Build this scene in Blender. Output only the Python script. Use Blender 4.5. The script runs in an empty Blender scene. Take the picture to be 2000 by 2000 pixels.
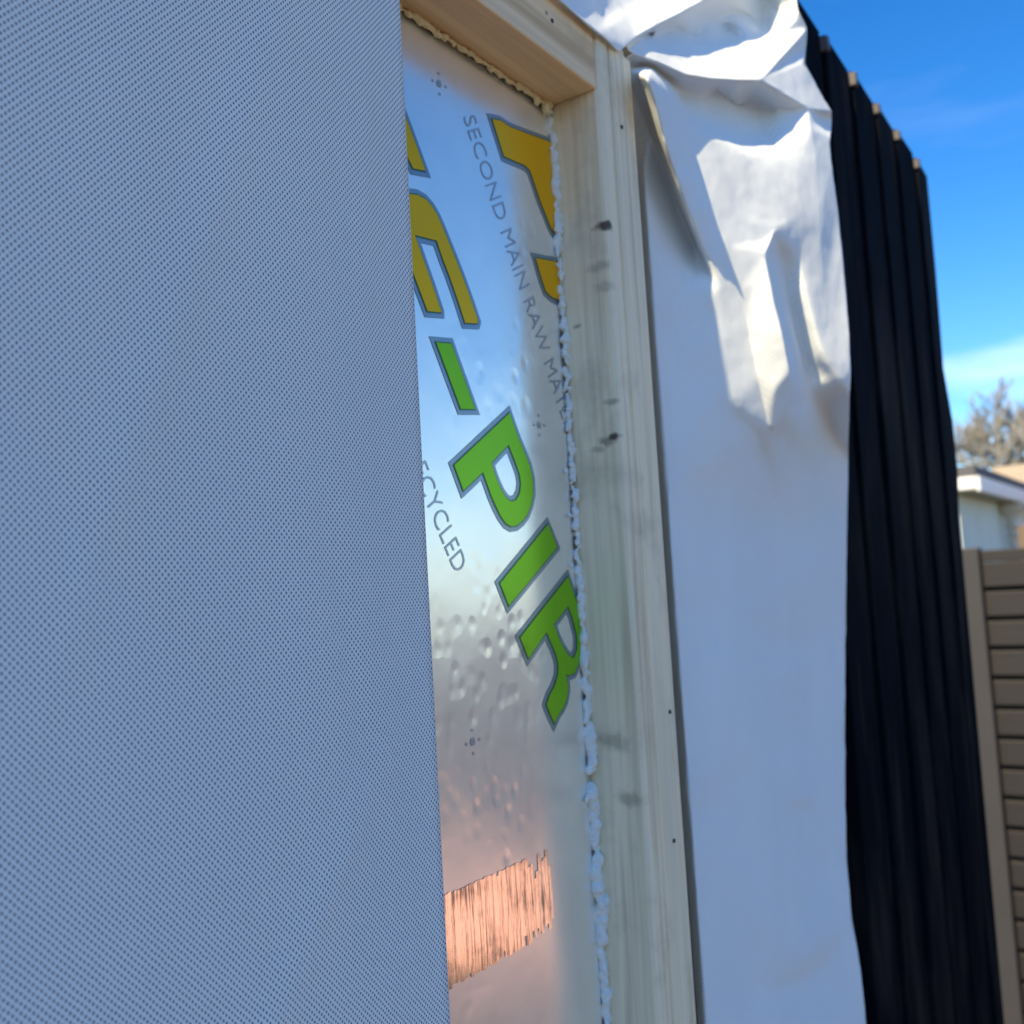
import bpy, bmesh, math, random
from mathutils import Vector, Matrix, noise, geometry
R = math.radians
H = 1.60                                   # eye height of the photographer above the ground
# World: X runs along the shed wall away from the camera, Y into the wall (front of the studs is Y=0), Z up.

# ---------------------------------------------------------------- camera
sc = bpy.context.scene
cd = bpy.data.cameras.new('camera'); cam = bpy.data.objects.new('camera', cd); sc.collection.objects.link(cam)
yaw, pitch, roll = R(35.020), R(4.631), R(-3.263)
fw = Vector((math.cos(pitch)*math.cos(yaw), math.cos(pitch)*math.sin(yaw), math.sin(pitch)))
rt = fw.cross(Vector((0, 0, 1))).normalized(); up = rt.cross(fw)
r2 = math.cos(roll)*rt + math.sin(roll)*up; u2 = -math.sin(roll)*rt + math.cos(roll)*up
M4 = Matrix.Identity(4)
for i in range(3):
    M4[i][0], M4[i][1], M4[i][2] = r2[i], u2[i], -fw[i]
M4.translation = Vector((0, -.27, H)); cam.matrix_world = M4
cd.sensor_width = 36; cd.lens = 35.1; cd.clip_start = .01; cd.clip_end = 500
cd.dof.use_dof = True; cd.dof.focus_distance = .42; cd.dof.aperture_fstop = 12.5
sc.camera = cam

# ---------------------------------------------------------------- light
SUN = Vector((-.74, .012, .66)).normalized()     # towards the sun: behind the camera, almost in the plane of the wall
elev = math.asin(SUN.z); azim = math.atan2(SUN.x, SUN.y)
w = bpy.data.worlds.new('World'); sc.world = w; w.use_nodes = True
wn = w.node_tree.nodes; wl = w.node_tree.links
bg = wn['Background']; bg.inputs[1].default_value = .138
sky = wn.new('ShaderNodeTexSky'); sky.sky_type = 'NISHITA'; sky.sun_disc = False
sky.sun_elevation = elev; sky.sun_rotation = azim; sky.altitude = 100; sky.air_density = 1.0; sky.dust_density = 0; sky.ozone_density = 5
# a few thin streaks of high cloud near the horizon
tc = wn.new('ShaderNodeTexCoord'); mp = wn.new('ShaderNodeMapping'); mp.inputs['Rotation'].default_value = (R(10), R(-22), R(0)); mp.inputs['Location'].default_value = (0, 0, .9); mp.inputs['Scale'].default_value = (2.5, 2.5, 14)
nz = wn.new('ShaderNodeTexNoise'); nz.inputs['Scale'].default_value = 1.6; nz.inputs['Detail'].default_value = 5
rp = wn.new('ShaderNodeValToRGB'); rp.color_ramp.elements[0].position = .46; rp.color_ramp.elements[1].position = .80
rp.color_ramp.elements[1].color = (.55, .55, .55, 1)
mx = wn.new('ShaderNodeMix'); mx.data_type = 'RGBA'
mx.inputs[7].default_value = (7.5, 8.0, 8.6, 1)
wl.new(tc.outputs['Generated'], mp.inputs['Vector']); wl.new(mp.outputs[0], nz.inputs['Vector']); wl.new(nz.outputs['Fac'], rp.inputs[0])
sp_ = wn.new('ShaderNodeSeparateXYZ'); wl.new(tc.outputs['Generated'], sp_.inputs[0])
el = wn.new('ShaderNodeMapRange'); el.interpolation_type = 'SMOOTHSTEP'; wl.new(sp_.outputs[2], el.inputs[0]); el.inputs[1].default_value = .14; el.inputs[2].default_value = .34; el.inputs[3].default_value = 1; el.inputs[4].default_value = .12
mf = wn.new('ShaderNodeMath'); mf.operation = 'MULTIPLY'; wl.new(rp.outputs[0], mf.inputs[0]); wl.new(el.outputs[0], mf.inputs[1]); wl.new(mf.outputs[0], mx.inputs[0]); hs = wn.new('ShaderNodeHueSaturation'); hs.inputs['Saturation'].default_value = 1.3; hs.inputs['Value'].default_value = 1.0; hs.inputs['Hue'].default_value = .505
wl.new(sky.outputs[0], hs.inputs['Color']); wl.new(hs.outputs[0], mx.inputs[6]); wl.new(mx.outputs[2], bg.inputs[0])
ld = bpy.data.lights.new('sun', 'SUN'); ld.energy = 5.0; ld.angle = R(.53); ld.color = (1, .81, .48)
lo = bpy.data.objects.new('sun', ld); sc.collection.objects.link(lo); lo.location = (0, 0, 12)
lo.rotation_euler = (-SUN).to_track_quat('-Z', 'Y').to_euler()
vs = sc.view_settings; vs.view_transform = 'Standard'; vs.look = 'None'; vs.gamma = 1; vs.exposure = .68; vs.use_curve_mapping = False
sc.cycles.max_bounces = 8; sc.cycles.transmission_bounces = 4

# ---------------------------------------------------------------- helpers
def link(o, parent=None):
    sc.collection.objects.link(o)
    if parent: o.parent = parent
    return o
def tag(o, label=None, cat=None, group=None, kind=None):
    for k, v in (('label', label), ('category', cat), ('group', group), ('kind', kind)):
        if v: o[k] = v
    return o
def empty(name, loc=(0, 0, 0)):
    o = bpy.data.objects.new(name, None); o.empty_display_size = .05; link(o); o.location = loc
    return o
def obj(name, bm, m, parent=None, smooth=False):
    me = bpy.data.meshes.new(name); bm.to_mesh(me); bm.free()
    if smooth:
        for p in me.polygons: p.use_smooth = True
    me.materials.append(m); o = bpy.data.objects.new(name, me)
    link(o, parent)
    if parent and parent.type == 'EMPTY': o.matrix_parent_inverse = Matrix.Translation(-parent.location)
    return o
def pydata(name, v, f, m, parent=None, smooth=False):
    bm = bmesh.new(); vv = [bm.verts.new(p) for p in v]
    for q in f:
        try: bm.faces.new([vv[i] for i in q])
        except ValueError: pass
    bmesh.ops.recalc_face_normals(bm, faces=bm.faces)
    return obj(name, bm, m, parent, smooth)
def box_bm(x0, x1, y0, y1, z0, z1, bev=0, seg=2):
    bm = bmesh.new(); bmesh.ops.create_cube(bm, size=1)
    for v in bm.verts:
        v.co = Vector((x0+(v.co.x+.5)*(x1-x0), y0+(v.co.y+.5)*(y1-y0), z0+(v.co.z+.5)*(z1-z0)))
    if bev: bmesh.ops.bevel(bm, geom=list(bm.edges), offset=bev, segments=seg, profile=.5, affect='EDGES')
    return bm
def box(name, b, m, parent=None, bev=0): return obj(name, box_bm(*b, bev=bev), m, parent)

class NT:
    def __init__(s, name):
        s.m = bpy.data.materials.new(name); s.m.use_nodes = True; s.t = s.m.node_tree; s.n = s.t.nodes; s.l = s.t.links
        s.b = s.n['Principled BSDF']; s.out = s.n['Material Output']
    def new(s, t, **k):
        x = s.n.new(t)
        for a, v in k.items(): setattr(x, a, v)
        return x
    def link(s, a, b): s.l.new(a, b)
    def val(s, x, inp):
        if hasattr(x, 'links') or isinstance(x, bpy.types.NodeSocket): s.l.new(x, inp)
        else: inp.default_value = x
    def math(s, op, a, b=0.0, c=0.0, clamp=False):
        x = s.new('ShaderNodeMath', operation=op); x.use_clamp = clamp
        for i, q in enumerate((a, b, c)): s.val(q, x.inputs[i])
        return x.outputs[0]
    def coord(s): return s.new('ShaderNodeTexCoord').outputs['Object']
    def map(s, vec, scale=(1, 1, 1), loc=(0, 0, 0), rot=(0, 0, 0)):
        x = s.new('ShaderNodeMapping'); s.l.new(vec, x.inputs[0]); x.inputs['Scale'].default_value = scale
        x.inputs['Location'].default_value = loc; x.inputs['Rotation'].default_value = rot
        return x.outputs[0]
    def noise(s, vec, scale, detail=3, rough=.5, dist=0):
        x = s.new('ShaderNodeTexNoise'); s.l.new(vec, x.inputs['Vector']); x.inputs['Scale'].default_value = scale
        x.inputs['Detail'].default_value = detail; x.inputs['Roughness'].default_value = rough; x.inputs['Distortion'].default_value = dist
        return x.outputs['Fac']
    def ramp(s, fac, stops):
        x = s.new('ShaderNodeValToRGB'); s.l.new(fac, x.inputs[0]); e = x.color_ramp.elements
        while len(e) < len(stops): e.new(.5)
        for q, (p, c) in zip(e, stops):
            q.position = p; q.color = (*c, 1) if isinstance(c, (tuple, list)) else (c, c, c, 1)
        return x.outputs[0]
    def mix(s, fac, a, b, blend='MIX'):
        x = s.new('ShaderNodeMix', data_type='RGBA', blend_type=blend)
        s.val(fac, x.inputs[0])
        for q, i in ((a, 6), (b, 7)):
            if isinstance(q, (tuple, list)): x.inputs[i].default_value = (*q, 1)
            else: s.l.new(q, x.inputs[i])
        return x.outputs[2]
    def bump(s, h, strength, dist):
        x = s.new('ShaderNodeBump'); s.l.new(h, x.inputs['Height']); x.inputs['Strength'].default_value = strength; x.inputs['Distance'].default_value = dist
        s.l.new(x.outputs[0], s.b.inputs['Normal']); return x.outputs[0]
    def set(s, **k):
        for a, v in k.items():
            i = s.b.inputs[a.replace('_', ' ')]
            s.val((*v, 1) if isinstance(v, tuple) and len(v) == 3 and i.type == 'RGBA' else v, i)
        return s

def plain(name, c, rough=.6, metal=0, nscale=0, amt=.25, axis=None):
    n = NT(name); n.set(Roughness=rough, Metallic=metal)
    if nscale:
        v = n.coord()
        if axis: v = n.map(v, axis)
        f = n.noise(v, nscale, 4, .6)
        n.set(Base_Color=n.mix(f, tuple(x*(1-amt) for x in c), tuple(min(1, x*(1+amt)) for x in c)))
        n.bump(f, .25, .002)
    else: n.set(Base_Color=c)
    return n.m

# ---- breather membrane: pale spun-bonded sheet with a diamond lattice of small embossed bond points
def membrane(name, px=2.24, pz=2.42, contrast=1.0, relief=.5, crumple=.6):
    n = NT(name); v = n.coord()
    wob = n.noise(v, 260, 2)
    sx = n.new('ShaderNodeSeparateXYZ'); n.link(v, sx.inputs[0])
    off = n.math('MULTIPLY', n.math('SUBTRACT', wob, .5), .16)
    a = n.math('ADD', n.math('MULTIPLY', sx.outputs[0], 1000/px), off); b = n.math('ADD', n.math('MULTIPLY', sx.outputs[2], 1000/pz), off)
    def cell(o):
        fa = n.math('SUBTRACT', n.math('FRACT', n.math('ADD', a, o+200)), .5); fb = n.math('SUBTRACT', n.math('FRACT', n.math('ADD', b, o+200)), .5)
        fa = n.math('MULTIPLY', fa, px/.42); fb = n.math('MULTIPLY', fb, pz/.585)
        return n.math('SQRT', n.math('ADD', n.math('MULTIPLY', fa, fa), n.math('MULTIPLY', fb, fb)))
    d = n.math('MINIMUM', cell(0), cell(.5))
    x = n.new('ShaderNodeMapRange', interpolation_type='SMOOTHSTEP'); n.link(d, x.inputs[0])
    x.inputs[1].default_value = .45; x.inputs[2].default_value = 1.12; x.inputs[3].default_value = 1; x.inputs[4].default_value = 0
    dot = x.outputs[0]
    vary = n.noise(v, 330, 2, .7)
    dd = n.math('MULTIPLY', dot, n.math('MULTIPLY_ADD', vary, .4, .80*contrast), clamp=True)
    big = n.noise(n.map(v, (1, 1, .45)), 11, 5, .62); fib = n.noise(v, 900, 2)
    base = n.mix(big, (.79, .84, .86), (.95, .98, .98))
    base = n.mix(n.math('MULTIPLY', fib, .18), base, (.76, .81, .84))
    col = n.mix(n.math('MULTIPLY', dd, contrast), base, (.018, .04, .08))
    n.set(Base_Color=col, Roughness=.8, Specular_IOR_Level=.08)
    h = n.math('ADD', n.math('MULTIPLY', dot, -1.0), n.math('MULTIPLY', fib, .25))
    h = n.math('ADD', h, n.math('MULTIPLY', n.noise(n.map(v, (1, 1, .5)), 48, 4, .6), crumple))
    nb = n.bump(h, relief, .0004)
    tr = n.new('ShaderNodeBsdfTranslucent'); n.link(col, tr.inputs[0])
    mxs = n.new('ShaderNodeMixShader'); mxs.inputs[0].default_value = .14
    n.link(n.b.outputs[0], mxs.inputs[1]); n.link(tr.outputs[0], mxs.inputs[2]); n.link(mxs.outputs[0], n.out.inputs[0])
    return n.m
M_MEM = membrane('membrane')
M_DRAPE = membrane('drape', contrast=.30, relief=.22, crumple=2.2)

# ---- planed softwood; marks = [(x,y,z,radius,strength)] knots and stains at fixed spots
def wood(name, axis, light, dark, marks=(), rough=.6):
    n = NT(name); v = n.coord()
    sc_ = [42., 42., 42.]; sc_[axis] = 1.6
    g1 = n.noise(n.map(v, tuple(sc_)), 1.0, 3, .55, .6)
    sc2 = [260., 260., 260.]; sc2[axis] = 5.
    g2 = n.noise(n.map(v, tuple(sc2)), 1.0, 3, .6)
    f = n.math('ADD', n.math('MULTIPLY', g1, .75), n.math('MULTIPLY', g2, .25))
    col = n.ramp(f, [(.36, dark), (.50, light), (.58, tuple(x*.86 for x in light)), (.68, light)])
    dirt = n.noise(v, 16, 4, .65)
    col = n.mix(n.ramp(dirt, [(.52, 0.0), (.74, .45)]), col, tuple(x*.45 for x in dark))
    for (x, y, z, r, s) in marks:
        dv = n.new('ShaderNodeVectorMath', operation='DISTANCE'); n.link(n.map(v, (1, .6, 1.25)), dv.inputs[0]); dv.inputs[1].default_value = (x, y*.6, z*1.25)
        q = n.math('ADD', dv.outputs['Value'], n.math('MULTIPLY', n.math('SUBTRACT', n.noise(v, 150, 4, .7), .5), r*1.5))
        mr = n.new('ShaderNodeMapRange', interpolation_type='SMOOTHSTEP'); n.link(q, mr.inputs[0])
        mr.inputs[1].default_value = r*.25; mr.inputs[2].default_value = r; mr.inputs[3].default_value = s; mr.inputs[4].default_value = 0
        col = n.mix(mr.outputs[0], col, (.07, .045, .03))
    n.set(Base_Color=col, Roughness=rough, Specular_IOR_Level=.3)
    n.bump(f, .35, .0012)
    return n.m
PL, PD = (.80, .62, .41), (.55, .38, .22)
sm = [(.4985, y, H+z, r, s) for (y, z, r, s) in [(0.0015, 0.2092, 0.006, 0.95), (0.0049, 0.0859, 0.004, 0.95), (0.0101, 0.0837, 0.005, 0.6), (0.0162, 0.0797, 0.004, 0.45), (0.0191, -0.0874, 0.009, 0.35), (0.0096, -0.1186, 0.008, 0.4), (0.0351, 0.2092, 0.003, 0.6), (0.0077, 0.1863, 0.006, 0.35), (0.0052, 0.1735, 0.006, 0.3), (0.0048, 0.1058, 0.004, 0.5), (0.0247, 0.1542, 0.0025, 0.5)]]
M_STUD = wood('stud_wood', 2, (.90, .77, .54), (.58, .46, .31), sm)
M_RAIL = wood('rail_wood', 0, (.92, .67, .40), (.64, .42, .21), [(.447, 0, H+.314, .0022, .8)])
M_SUNTIP = wood('sunlit_tip', 2, (.13, .12, .125), (.08, .07, .075))  # pale tone standing in for sun on the black board tips

# ---- foil facing of the insulation and the inks printed on it
def foil(name, c, rough, metal=.9, dents=True, grime=.12):
    n = NT(name); v = n.coord()
    g = n.noise(v, 28, 4, .6)
    n.set(Base_Color=n.mix(g, tuple(x*(1-grime) for x in c), c), Metallic=metal)
    n.set(Roughness=n.math('MULTIPLY_ADD', g, .12, rough-.06))
    if metal < .65: n.set(Specular_IOR_Level=.12)
    if dents:
        vo = n.new('ShaderNodeTexVoronoi', feature='SMOOTH_F1'); n.link(n.map(v, (1, 1, .8)), vo.inputs['Vector']); vo.inputs['Scale'].default_value = 105
        vo.inputs['Randomness'].default_value = 1
        d = n.ramp(vo.outputs['Distance'], [(.05, 0.0), (.42, 1.0)])
        zone = n.ramp(n.noise(n.map(v, (1, 1, 1), (0, 0, .35)), 9, 2), [(.50, 0.0), (.62, 1.0)])
        hh = n.math('ADD', n.math('MULTIPLY', d, zone), n.math('MULTIPLY', n.noise(v, 26, 4), .9))
        n.bump(hh, .24, .0010)
    return n.m
M_FOIL = foil('foil', (1.0, .97, .89), .24, .68)
M_GREEN = foil('green_ink', (.25, .60, .02), .30, .45)
M_OCHRE = foil('ochre_ink', (.98, .50, .006), .30, .40)
M_BORDER = foil('grey_ink', (.30, .37, .41), .30, .6)
M_EDGE = foil('dark_edge_ink', (.10, .19, .10), .30, .5)
M_TEXT = foil('text_ink', (.46, .50, .54), .34, .6)
M_PIR = plain('pir_foam', (.72, .60, .36), .9, 0, 300, .1)

# ---------------------------------------------------------------- ground
n = NT('soil'); v = n.coord(); g = n.noise(v, .6, 6, .6)
n.set(Base_Color=n.ramp(g, [(.3, (.065, .053, .046)), (.7, (.105, .085, .074))]), Roughness=.95); M_SOIL = n.m
n = NT('reflector_brick'); v = n.coord()
bt = n.new('ShaderNodeTexBrick'); n.link(v, bt.inputs['Vector']); bt.inputs['Scale'].default_value = 4.6
bt.inputs['Color1'].default_value = (.82, .47, .36, 1); bt.inputs['Color2'].default_value = (.74, .42, .32, 1); bt.inputs['Mortar'].default_value = (.60, .38, .30, 1)
n.set(Base_Color=bt.outputs['Color'], Roughness=.9); M_REFLECTOR = n.m
g = pydata('ground', [(-90, -90, 0), (120, -90, 0), (120, 90, 0), (-90, 90, 0)], [(0, 1, 2, 3)], M_SOIL); tag(g, 'soil and grass around the garden', kind='structure')
pv = box('reflector', (-.80, .80, -5.5, 2.4, -.1, .02), M_REFLECTOR); pv.location = (4.20, -2.85, 0); pv.rotation_euler.z = R(-36); tag(pv, 'pale salmon brick path added out of view for the foil tape to mirror', kind='structure')  # unseen bright strip added so the foil tape has something to reflect

# ---------------------------------------------------------------- shed frame
fr = empty('timber_frame', (.5, .045, 0)); tag(fr, 'pale planed softwood stud and rail framing the foil insulation board', 'timber frame')
for x0 in (-.352, .048, .4985, .951):
    pr = [(0, .095), (0, .0030), (.0008, .0010), (.0026, 0), (.0128, 0), (.0138, .0022), (.0156, .0024), (.0166, .0002), (.0345, .0002), (.0358, .0026), (.0485, .0030), (.0504, .0040), (.0515, .0065), (.0515, .095)]
    bm = bmesh.new(); sy = .0385 if x0 > .9 else 0; lo_ = [bm.verts.new((x0+a, b+sy*(b < .05), .08)) for a, b in pr]; hi_ = [bm.verts.new((x0+a, b+sy*(b < .05), H+.329)) for a, b in pr]; k_ = len(pr)
    for q in range(k_): bm.faces.new((lo_[q], lo_[(q+1) % k_], hi_[(q+1) % k_], hi_[q]))
    bm.faces.new(lo_[::-1]); bm.faces.new(hi_); bmesh.ops.recalc_face_normals(bm, faces=bm.faces); obj('stud', bm, M_STUD, fr)
for a, b, yr in ((-.3005, .048, .0012), (.0995, .4985, .0012), (.55, .951, .0385)):
    box('rail', (a+.0004, b-.0004, yr, .093, H+.291, H+.330), M_RAIL, fr, bev=.0016)
box('packer', (.5512, .655, .030, .093, H+.3305, H+.40), M_RAIL, fr, bev=.001)
box('sole_plate', (-.36, .845, .001, .094, .03, .0785), M_RAIL, fr, bev=.002)
def nail(p, d, r=.0013):
    bm = bmesh.new(); q = Vector(d).to_track_quat('Z', 'Y').to_matrix().to_4x4(); q.translation = Vector(p)
    bmesh.ops.create_cone(bm, cap_ends=True, segments=10, radius1=r, radius2=r*.9, depth=.0008, matrix=q)
    return obj('nail_head', bm, M_NAIL, fr)
M_NAIL = plain('nail_steel', (.09, .085, .08), .5, .8)
for p in ((.5345, -.0002, H-.0745), (.5285, -.0002, H-.147), (.524, -.0002, H+.277), (.452, .0010, H+.312)): nail(p, (0, -1, 0))

lin = box('lining_panel', (-.36, 1.33, .0965, .108, .03, H+.328), plain('osb', (.42, .30, .17), .8, 0, 40, .3)); tag(lin, 'oriented strand lining board closing the back of the shed frame', 'lining board')

# ---------------------------------------------------------------- insulation
ib = empty('insulation_board', (.3, .06, 0)); tag(ib, 'silver foil faced insulation board printed with green and ochre lettering', 'insulation board')
box('foam_core', (.1005, .4978, .0362, .092, .09, H+.2905), M_PIR, ib)
YB = .035
bm = bmesh.new(); NX, NZ = 60, 220; x0, x1, z0, z1 = .1005, .4978, .09, H+.2905
gv = [[bm.verts.new((x0+(x1-x0)*i/NX, YB+.0003*noise.noise((i*.16, j*.13, 0))*0, z0+(z1-z0)*j/NZ)) for i in range(NX+1)] for j in range(NZ+1)]
for j in range(NZ):
    for i in range(NX): bm.faces.new((gv[j][i], gv[j][i+1], gv[j+1][i+1], gv[j+1][i]))
fo = obj('foil_facing', bm, M_FOIL, ib, True); so = fo.modifiers.new('s', 'SOLIDIFY'); so.thickness = .0009; so.offset = 1
PRINTS = {"hyphen":{"c":"green","o":[[0.37618,0.12488],[0.38874,0.12643],[0.40554,0.09481],[0.39326,0.09345]]},"letter_p":{"c":"green","o":[[0.43621,0.09681],[0.44083,0.08804],[0.44411,0.08241],[0.44824,0.07632],[0.45275,0.06918],[0.45481,0.06181],[0.45456,0.05429],[0.45185,0.0477],[0.44779,0.04211],[0.44267,0.03828],[0.4369,0.03557],[0.43144,0.03497],[0.42668,0.03658],[0.42258,0.04013],[0.41867,0.0452],[0.41522,0.05047],[0.4119,0.05687],[0.40908,0.0624],[0.39194,0.05202],[0.38543,0.06457]],"h":[[[0.4332,0.07872],[0.41723,0.06805],[0.41949,0.06252],[0.42257,0.057],[0.4258,0.05287],[0.42957,0.0496],[0.43342,0.04851],[0.43772,0.04981],[0.44121,0.05339],[0.44284,0.05862],[0.44184,0.06397],[0.43791,0.07129]]]},"letter_i":{"c":"green","o":[[0.46737,0.0374],[0.4757,0.0243],[0.42534,-0.00679],[0.4185,0.00536]]},"letter_r":{"c":"green","o":[[0.48512,0.00778],[0.48911,0.0002],[0.49316,-0.00719],[0.4967,-0.01515],[0.49808,-0.02459],[0.49654,-0.0333],[0.49267,-0.04072],[0.48601,-0.04726],[0.47966,-0.04815],[0.47646,-0.04708],[0.47807,-0.052],[0.47803,-0.05651],[0.47526,-0.06168],[0.47159,-0.0652],[0.46665,-0.06801],[0.46204,-0.07252],[0.45816,-0.0669],[0.45495,-0.06117],[0.45886,-0.05631],[0.4638,-0.05246],[0.46789,-0.04697],[0.46918,-0.04115],[0.4675,-0.03555],[0.46361,-0.0293],[0.45936,-0.0227],[0.44058,-0.03531],[0.43379,-0.02354]],"h":[[[0.48315,-0.00935],[0.46752,-0.01865],[0.47135,-0.02588],[0.47537,-0.03168],[0.4805,-0.03663],[0.48554,-0.03883],[0.49003,-0.03383],[0.49044,-0.02616],[0.48714,-0.01671]]]},"letter_e":{"c":"ochre","o":[[0.35207,0.19236],[0.36174,0.19572],[0.36821,0.19722],[0.37432,0.19675],[0.379,0.19443],[0.38295,0.19091],[0.38618,0.18666],[0.39002,0.18065],[0.39588,0.17175],[0.40179,0.16223],[0.40771,0.15158],[0.41231,0.14242],[0.41155,0.14083],[0.40071,0.139],[0.39554,0.14997],[0.38986,0.16091],[0.38542,0.16825],[0.38081,0.17721],[0.36459,0.17567],[0.36929,0.16657],[0.37586,0.15403],[0.38186,0.14158],[0.3818,0.14074],[0.37093,0.13916],[0.36236,0.15457],[0.35084,0.17474]]},"letter_c":{"c":"ochre","o":[[0.35682,0.24153],[0.36162,0.23512],[0.36697,0.22603],[0.37117,0.21871],[0.37529,0.21136],[0.36541,0.20946],[0.36142,0.21407],[0.35554,0.22337]]},"letter_k":{"c":"ochre","o":[[0.43535,0.26063],[0.44377,0.26283],[0.4524,0.26239],[0.47066,0.26464],[0.48701,0.2671],[0.50622,0.27012],[0.49914,0.20697],[0.48996,0.21336],[0.47985,0.22689],[0.4707,0.24247],[0.46578,0.24383],[0.44481,0.24218]]},"letter_foot":{"c":"ochre","o":[[0.4709,0.19085],[0.48678,0.19314],[0.49776,0.19462],[0.49504,0.17038],[0.48533,0.17104],[0.47978,0.1728],[0.47506,0.18162]]}}
def offset(poly, d):
    n_ = len(poly); area = sum(poly[i][0]*poly[(i+1) % n_][1]-poly[(i+1) % n_][0]*poly[i][1] for i in range(n_))
    s = 1 if area > 0 else -1; out = []
    for i in range(n_):
        p0, p, p1 = Vector(poly[i-1]), Vector(poly[i]), Vector(poly[(i+1) % n_])
        a = (p-p0).normalized(); b = (p1-p).normalized()
        na = Vector((a.y, -a.x))*s; nb = Vector((b.y, -b.x))*s
        m = (na+nb); m = m/max(m.length_squared, .35)*2*.5*2 if m.length > 1e-6 else na
        out.append(tuple(p+m*d*1.0))
    return out
def clip(poly, X):
    out = []
    for i in range(len(poly)):
        a, b = poly[i-1], poly[i]
        ia, ib_ = a[0] <= X, b[0] <= X
        if ia != ib_:
            t = (X-a[0])/(b[0]-a[0]); out.append((X, a[1]+t*(b[1]-a[1])))
        if ib_: out.append(tuple(b))
    return out
def sheet(name, outer, holes, y, m, parent, label=None):
    outer = clip(outer, .4975)
    pts, faces = [], []
    loops = [outer] + [clip(h_, .4975) for h_ in holes]
    loops = [l for l in loops if len(l) > 2]
    tri = geometry.tessellate_polygon([[Vector((p[0], p[1], 0)) for p in l] for l in loops])
    for l in loops: pts += [(p[0], y, H+p[1]) for p in l]
    o = pydata(name, pts, tri, m, parent)
    me = o.data
    if me.polygons[0].normal.y > 0:
        me.flip_normals()
    if label: o['label'] = label
    return o
LAB = dict(hyphen='green printed hyphen', letter_p='green printed letter P', letter_i='green printed letter I', letter_r='green printed letter R cut off by the foam bead', letter_e='ochre printed letter E', letter_c='ochre letter end beside the membrane edge', letter_k='ochre letter partly under the foam bead', letter_foot='ochre foot of a letter at the foam bead')
for nm, d in PRINTS.items():
    hol = d.get('h', [])
    pn = {'letter_k': 'printed_letter', 'letter_foot': 'printed_letter', 'letter_c': 'printed_letter'}.get(nm, nm)
    bo = sheet(pn, offset(d['o'], .0028), [offset(h_, -.0028) for h_ in hol], YB-.0012, M_BORDER, ib, LAB[nm])
    sheet('letter_edge', offset(d['o'], .0005), [offset(h_, -.0005) for h_ in hol], YB-.0014, M_EDGE, bo)
    sheet('letter_fill', offset(d['o'], -.0002), [offset(h_, .0002) for h_ in hol], YB-.0016, M_GREEN if d['c'] == 'green' else M_OCHRE, bo)
def text_mesh(s):
    c = bpy.data.curves.new('t', 'FONT'); c.body = s; c.resolution_u = 3; c.offset = -.010
    o = bpy.data.objects.new('t', c); sc.collection.objects.link(o); dg = bpy.context.evaluated_depsgraph_get()
    me = bpy.data.meshes.new_from_object(o.evaluated_get(dg)); bpy.data.objects.remove(o); bpy.data.curves.remove(c)
    return me
def span(s):
    me = text_mesh(s); xs = [v.co.x for v in me.vertices]; ys = [v.co.y for v in me.vertices]; return min(xs), max(xs), max(ys)
def print_text(s, at, ang, sx, cap, dx):
    me = text_mesh(s); c, q = math.cos(ang), math.sin(ang); cp = span('E')[2]
    e1 = Vector((c, q)); e2 = Vector((-q, c))
    for v in me.vertices:
        p = Vector(at)+e1*((v.co.x-dx)*sx)+e2*(v.co.y/cp*cap)
        v.co = (p.x, YB-.0012, H+p.y)
    bm = bmesh.new(); bm.from_mesh(me)
    bmesh.ops.delete(bm, geom=[f for f in bm.faces if f.calc_center_median().x > .4975], context='FACES')
    o = obj('printed_text', bm, M_TEXT, ib); o['label'] = 'grey printed words ' + s
    if o.data.polygons[0].normal.y > 0: o.data.flip_normals()
w1 = span('SECOND MAIN R')[1]-span('R')[1]
print_text('SECOND MAIN RAW MATERIAL', (.4094, .2521), R(-62.2), .1010/w1, .0118, span('SECOND')[0])
full, led = span('RECYCLED'), span('LED')
print_text('RECYCLED', (.37181, .0297), R(-60.6), .0221/(led[1]-led[0]), .0112, full[1]-(led[1]-led[0]))
def register_mark(x, z):
    bm = bmesh.new()
    for dx, dz, r in ((0, 0, .0019), (.0052, .0004, .0011), (-.0052, -.0004, .0011), (0, .0056, .0011), (0, -.0056, .0011)):
        for k in range(6 if r > .0015 else 1):
            a = k*1.05; rr = .0013 if r > .0015 else 0
            bmesh.ops.create_circle(bm, cap_ends=True, radius=.0008, segments=8, matrix=Matrix.Translation((x+dx+rr*math.cos(a), YB-.0012-.00005*k, H+z+dz+rr*math.sin(a))) @ Matrix.Rotation(R(90), 4, 'X'))
    obj('register_mark', bm, M_TEXT, ib)
for x, z in ((.3905, .263), (.3895, -.071), (.4652, .093)): register_mark(x, z)
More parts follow.
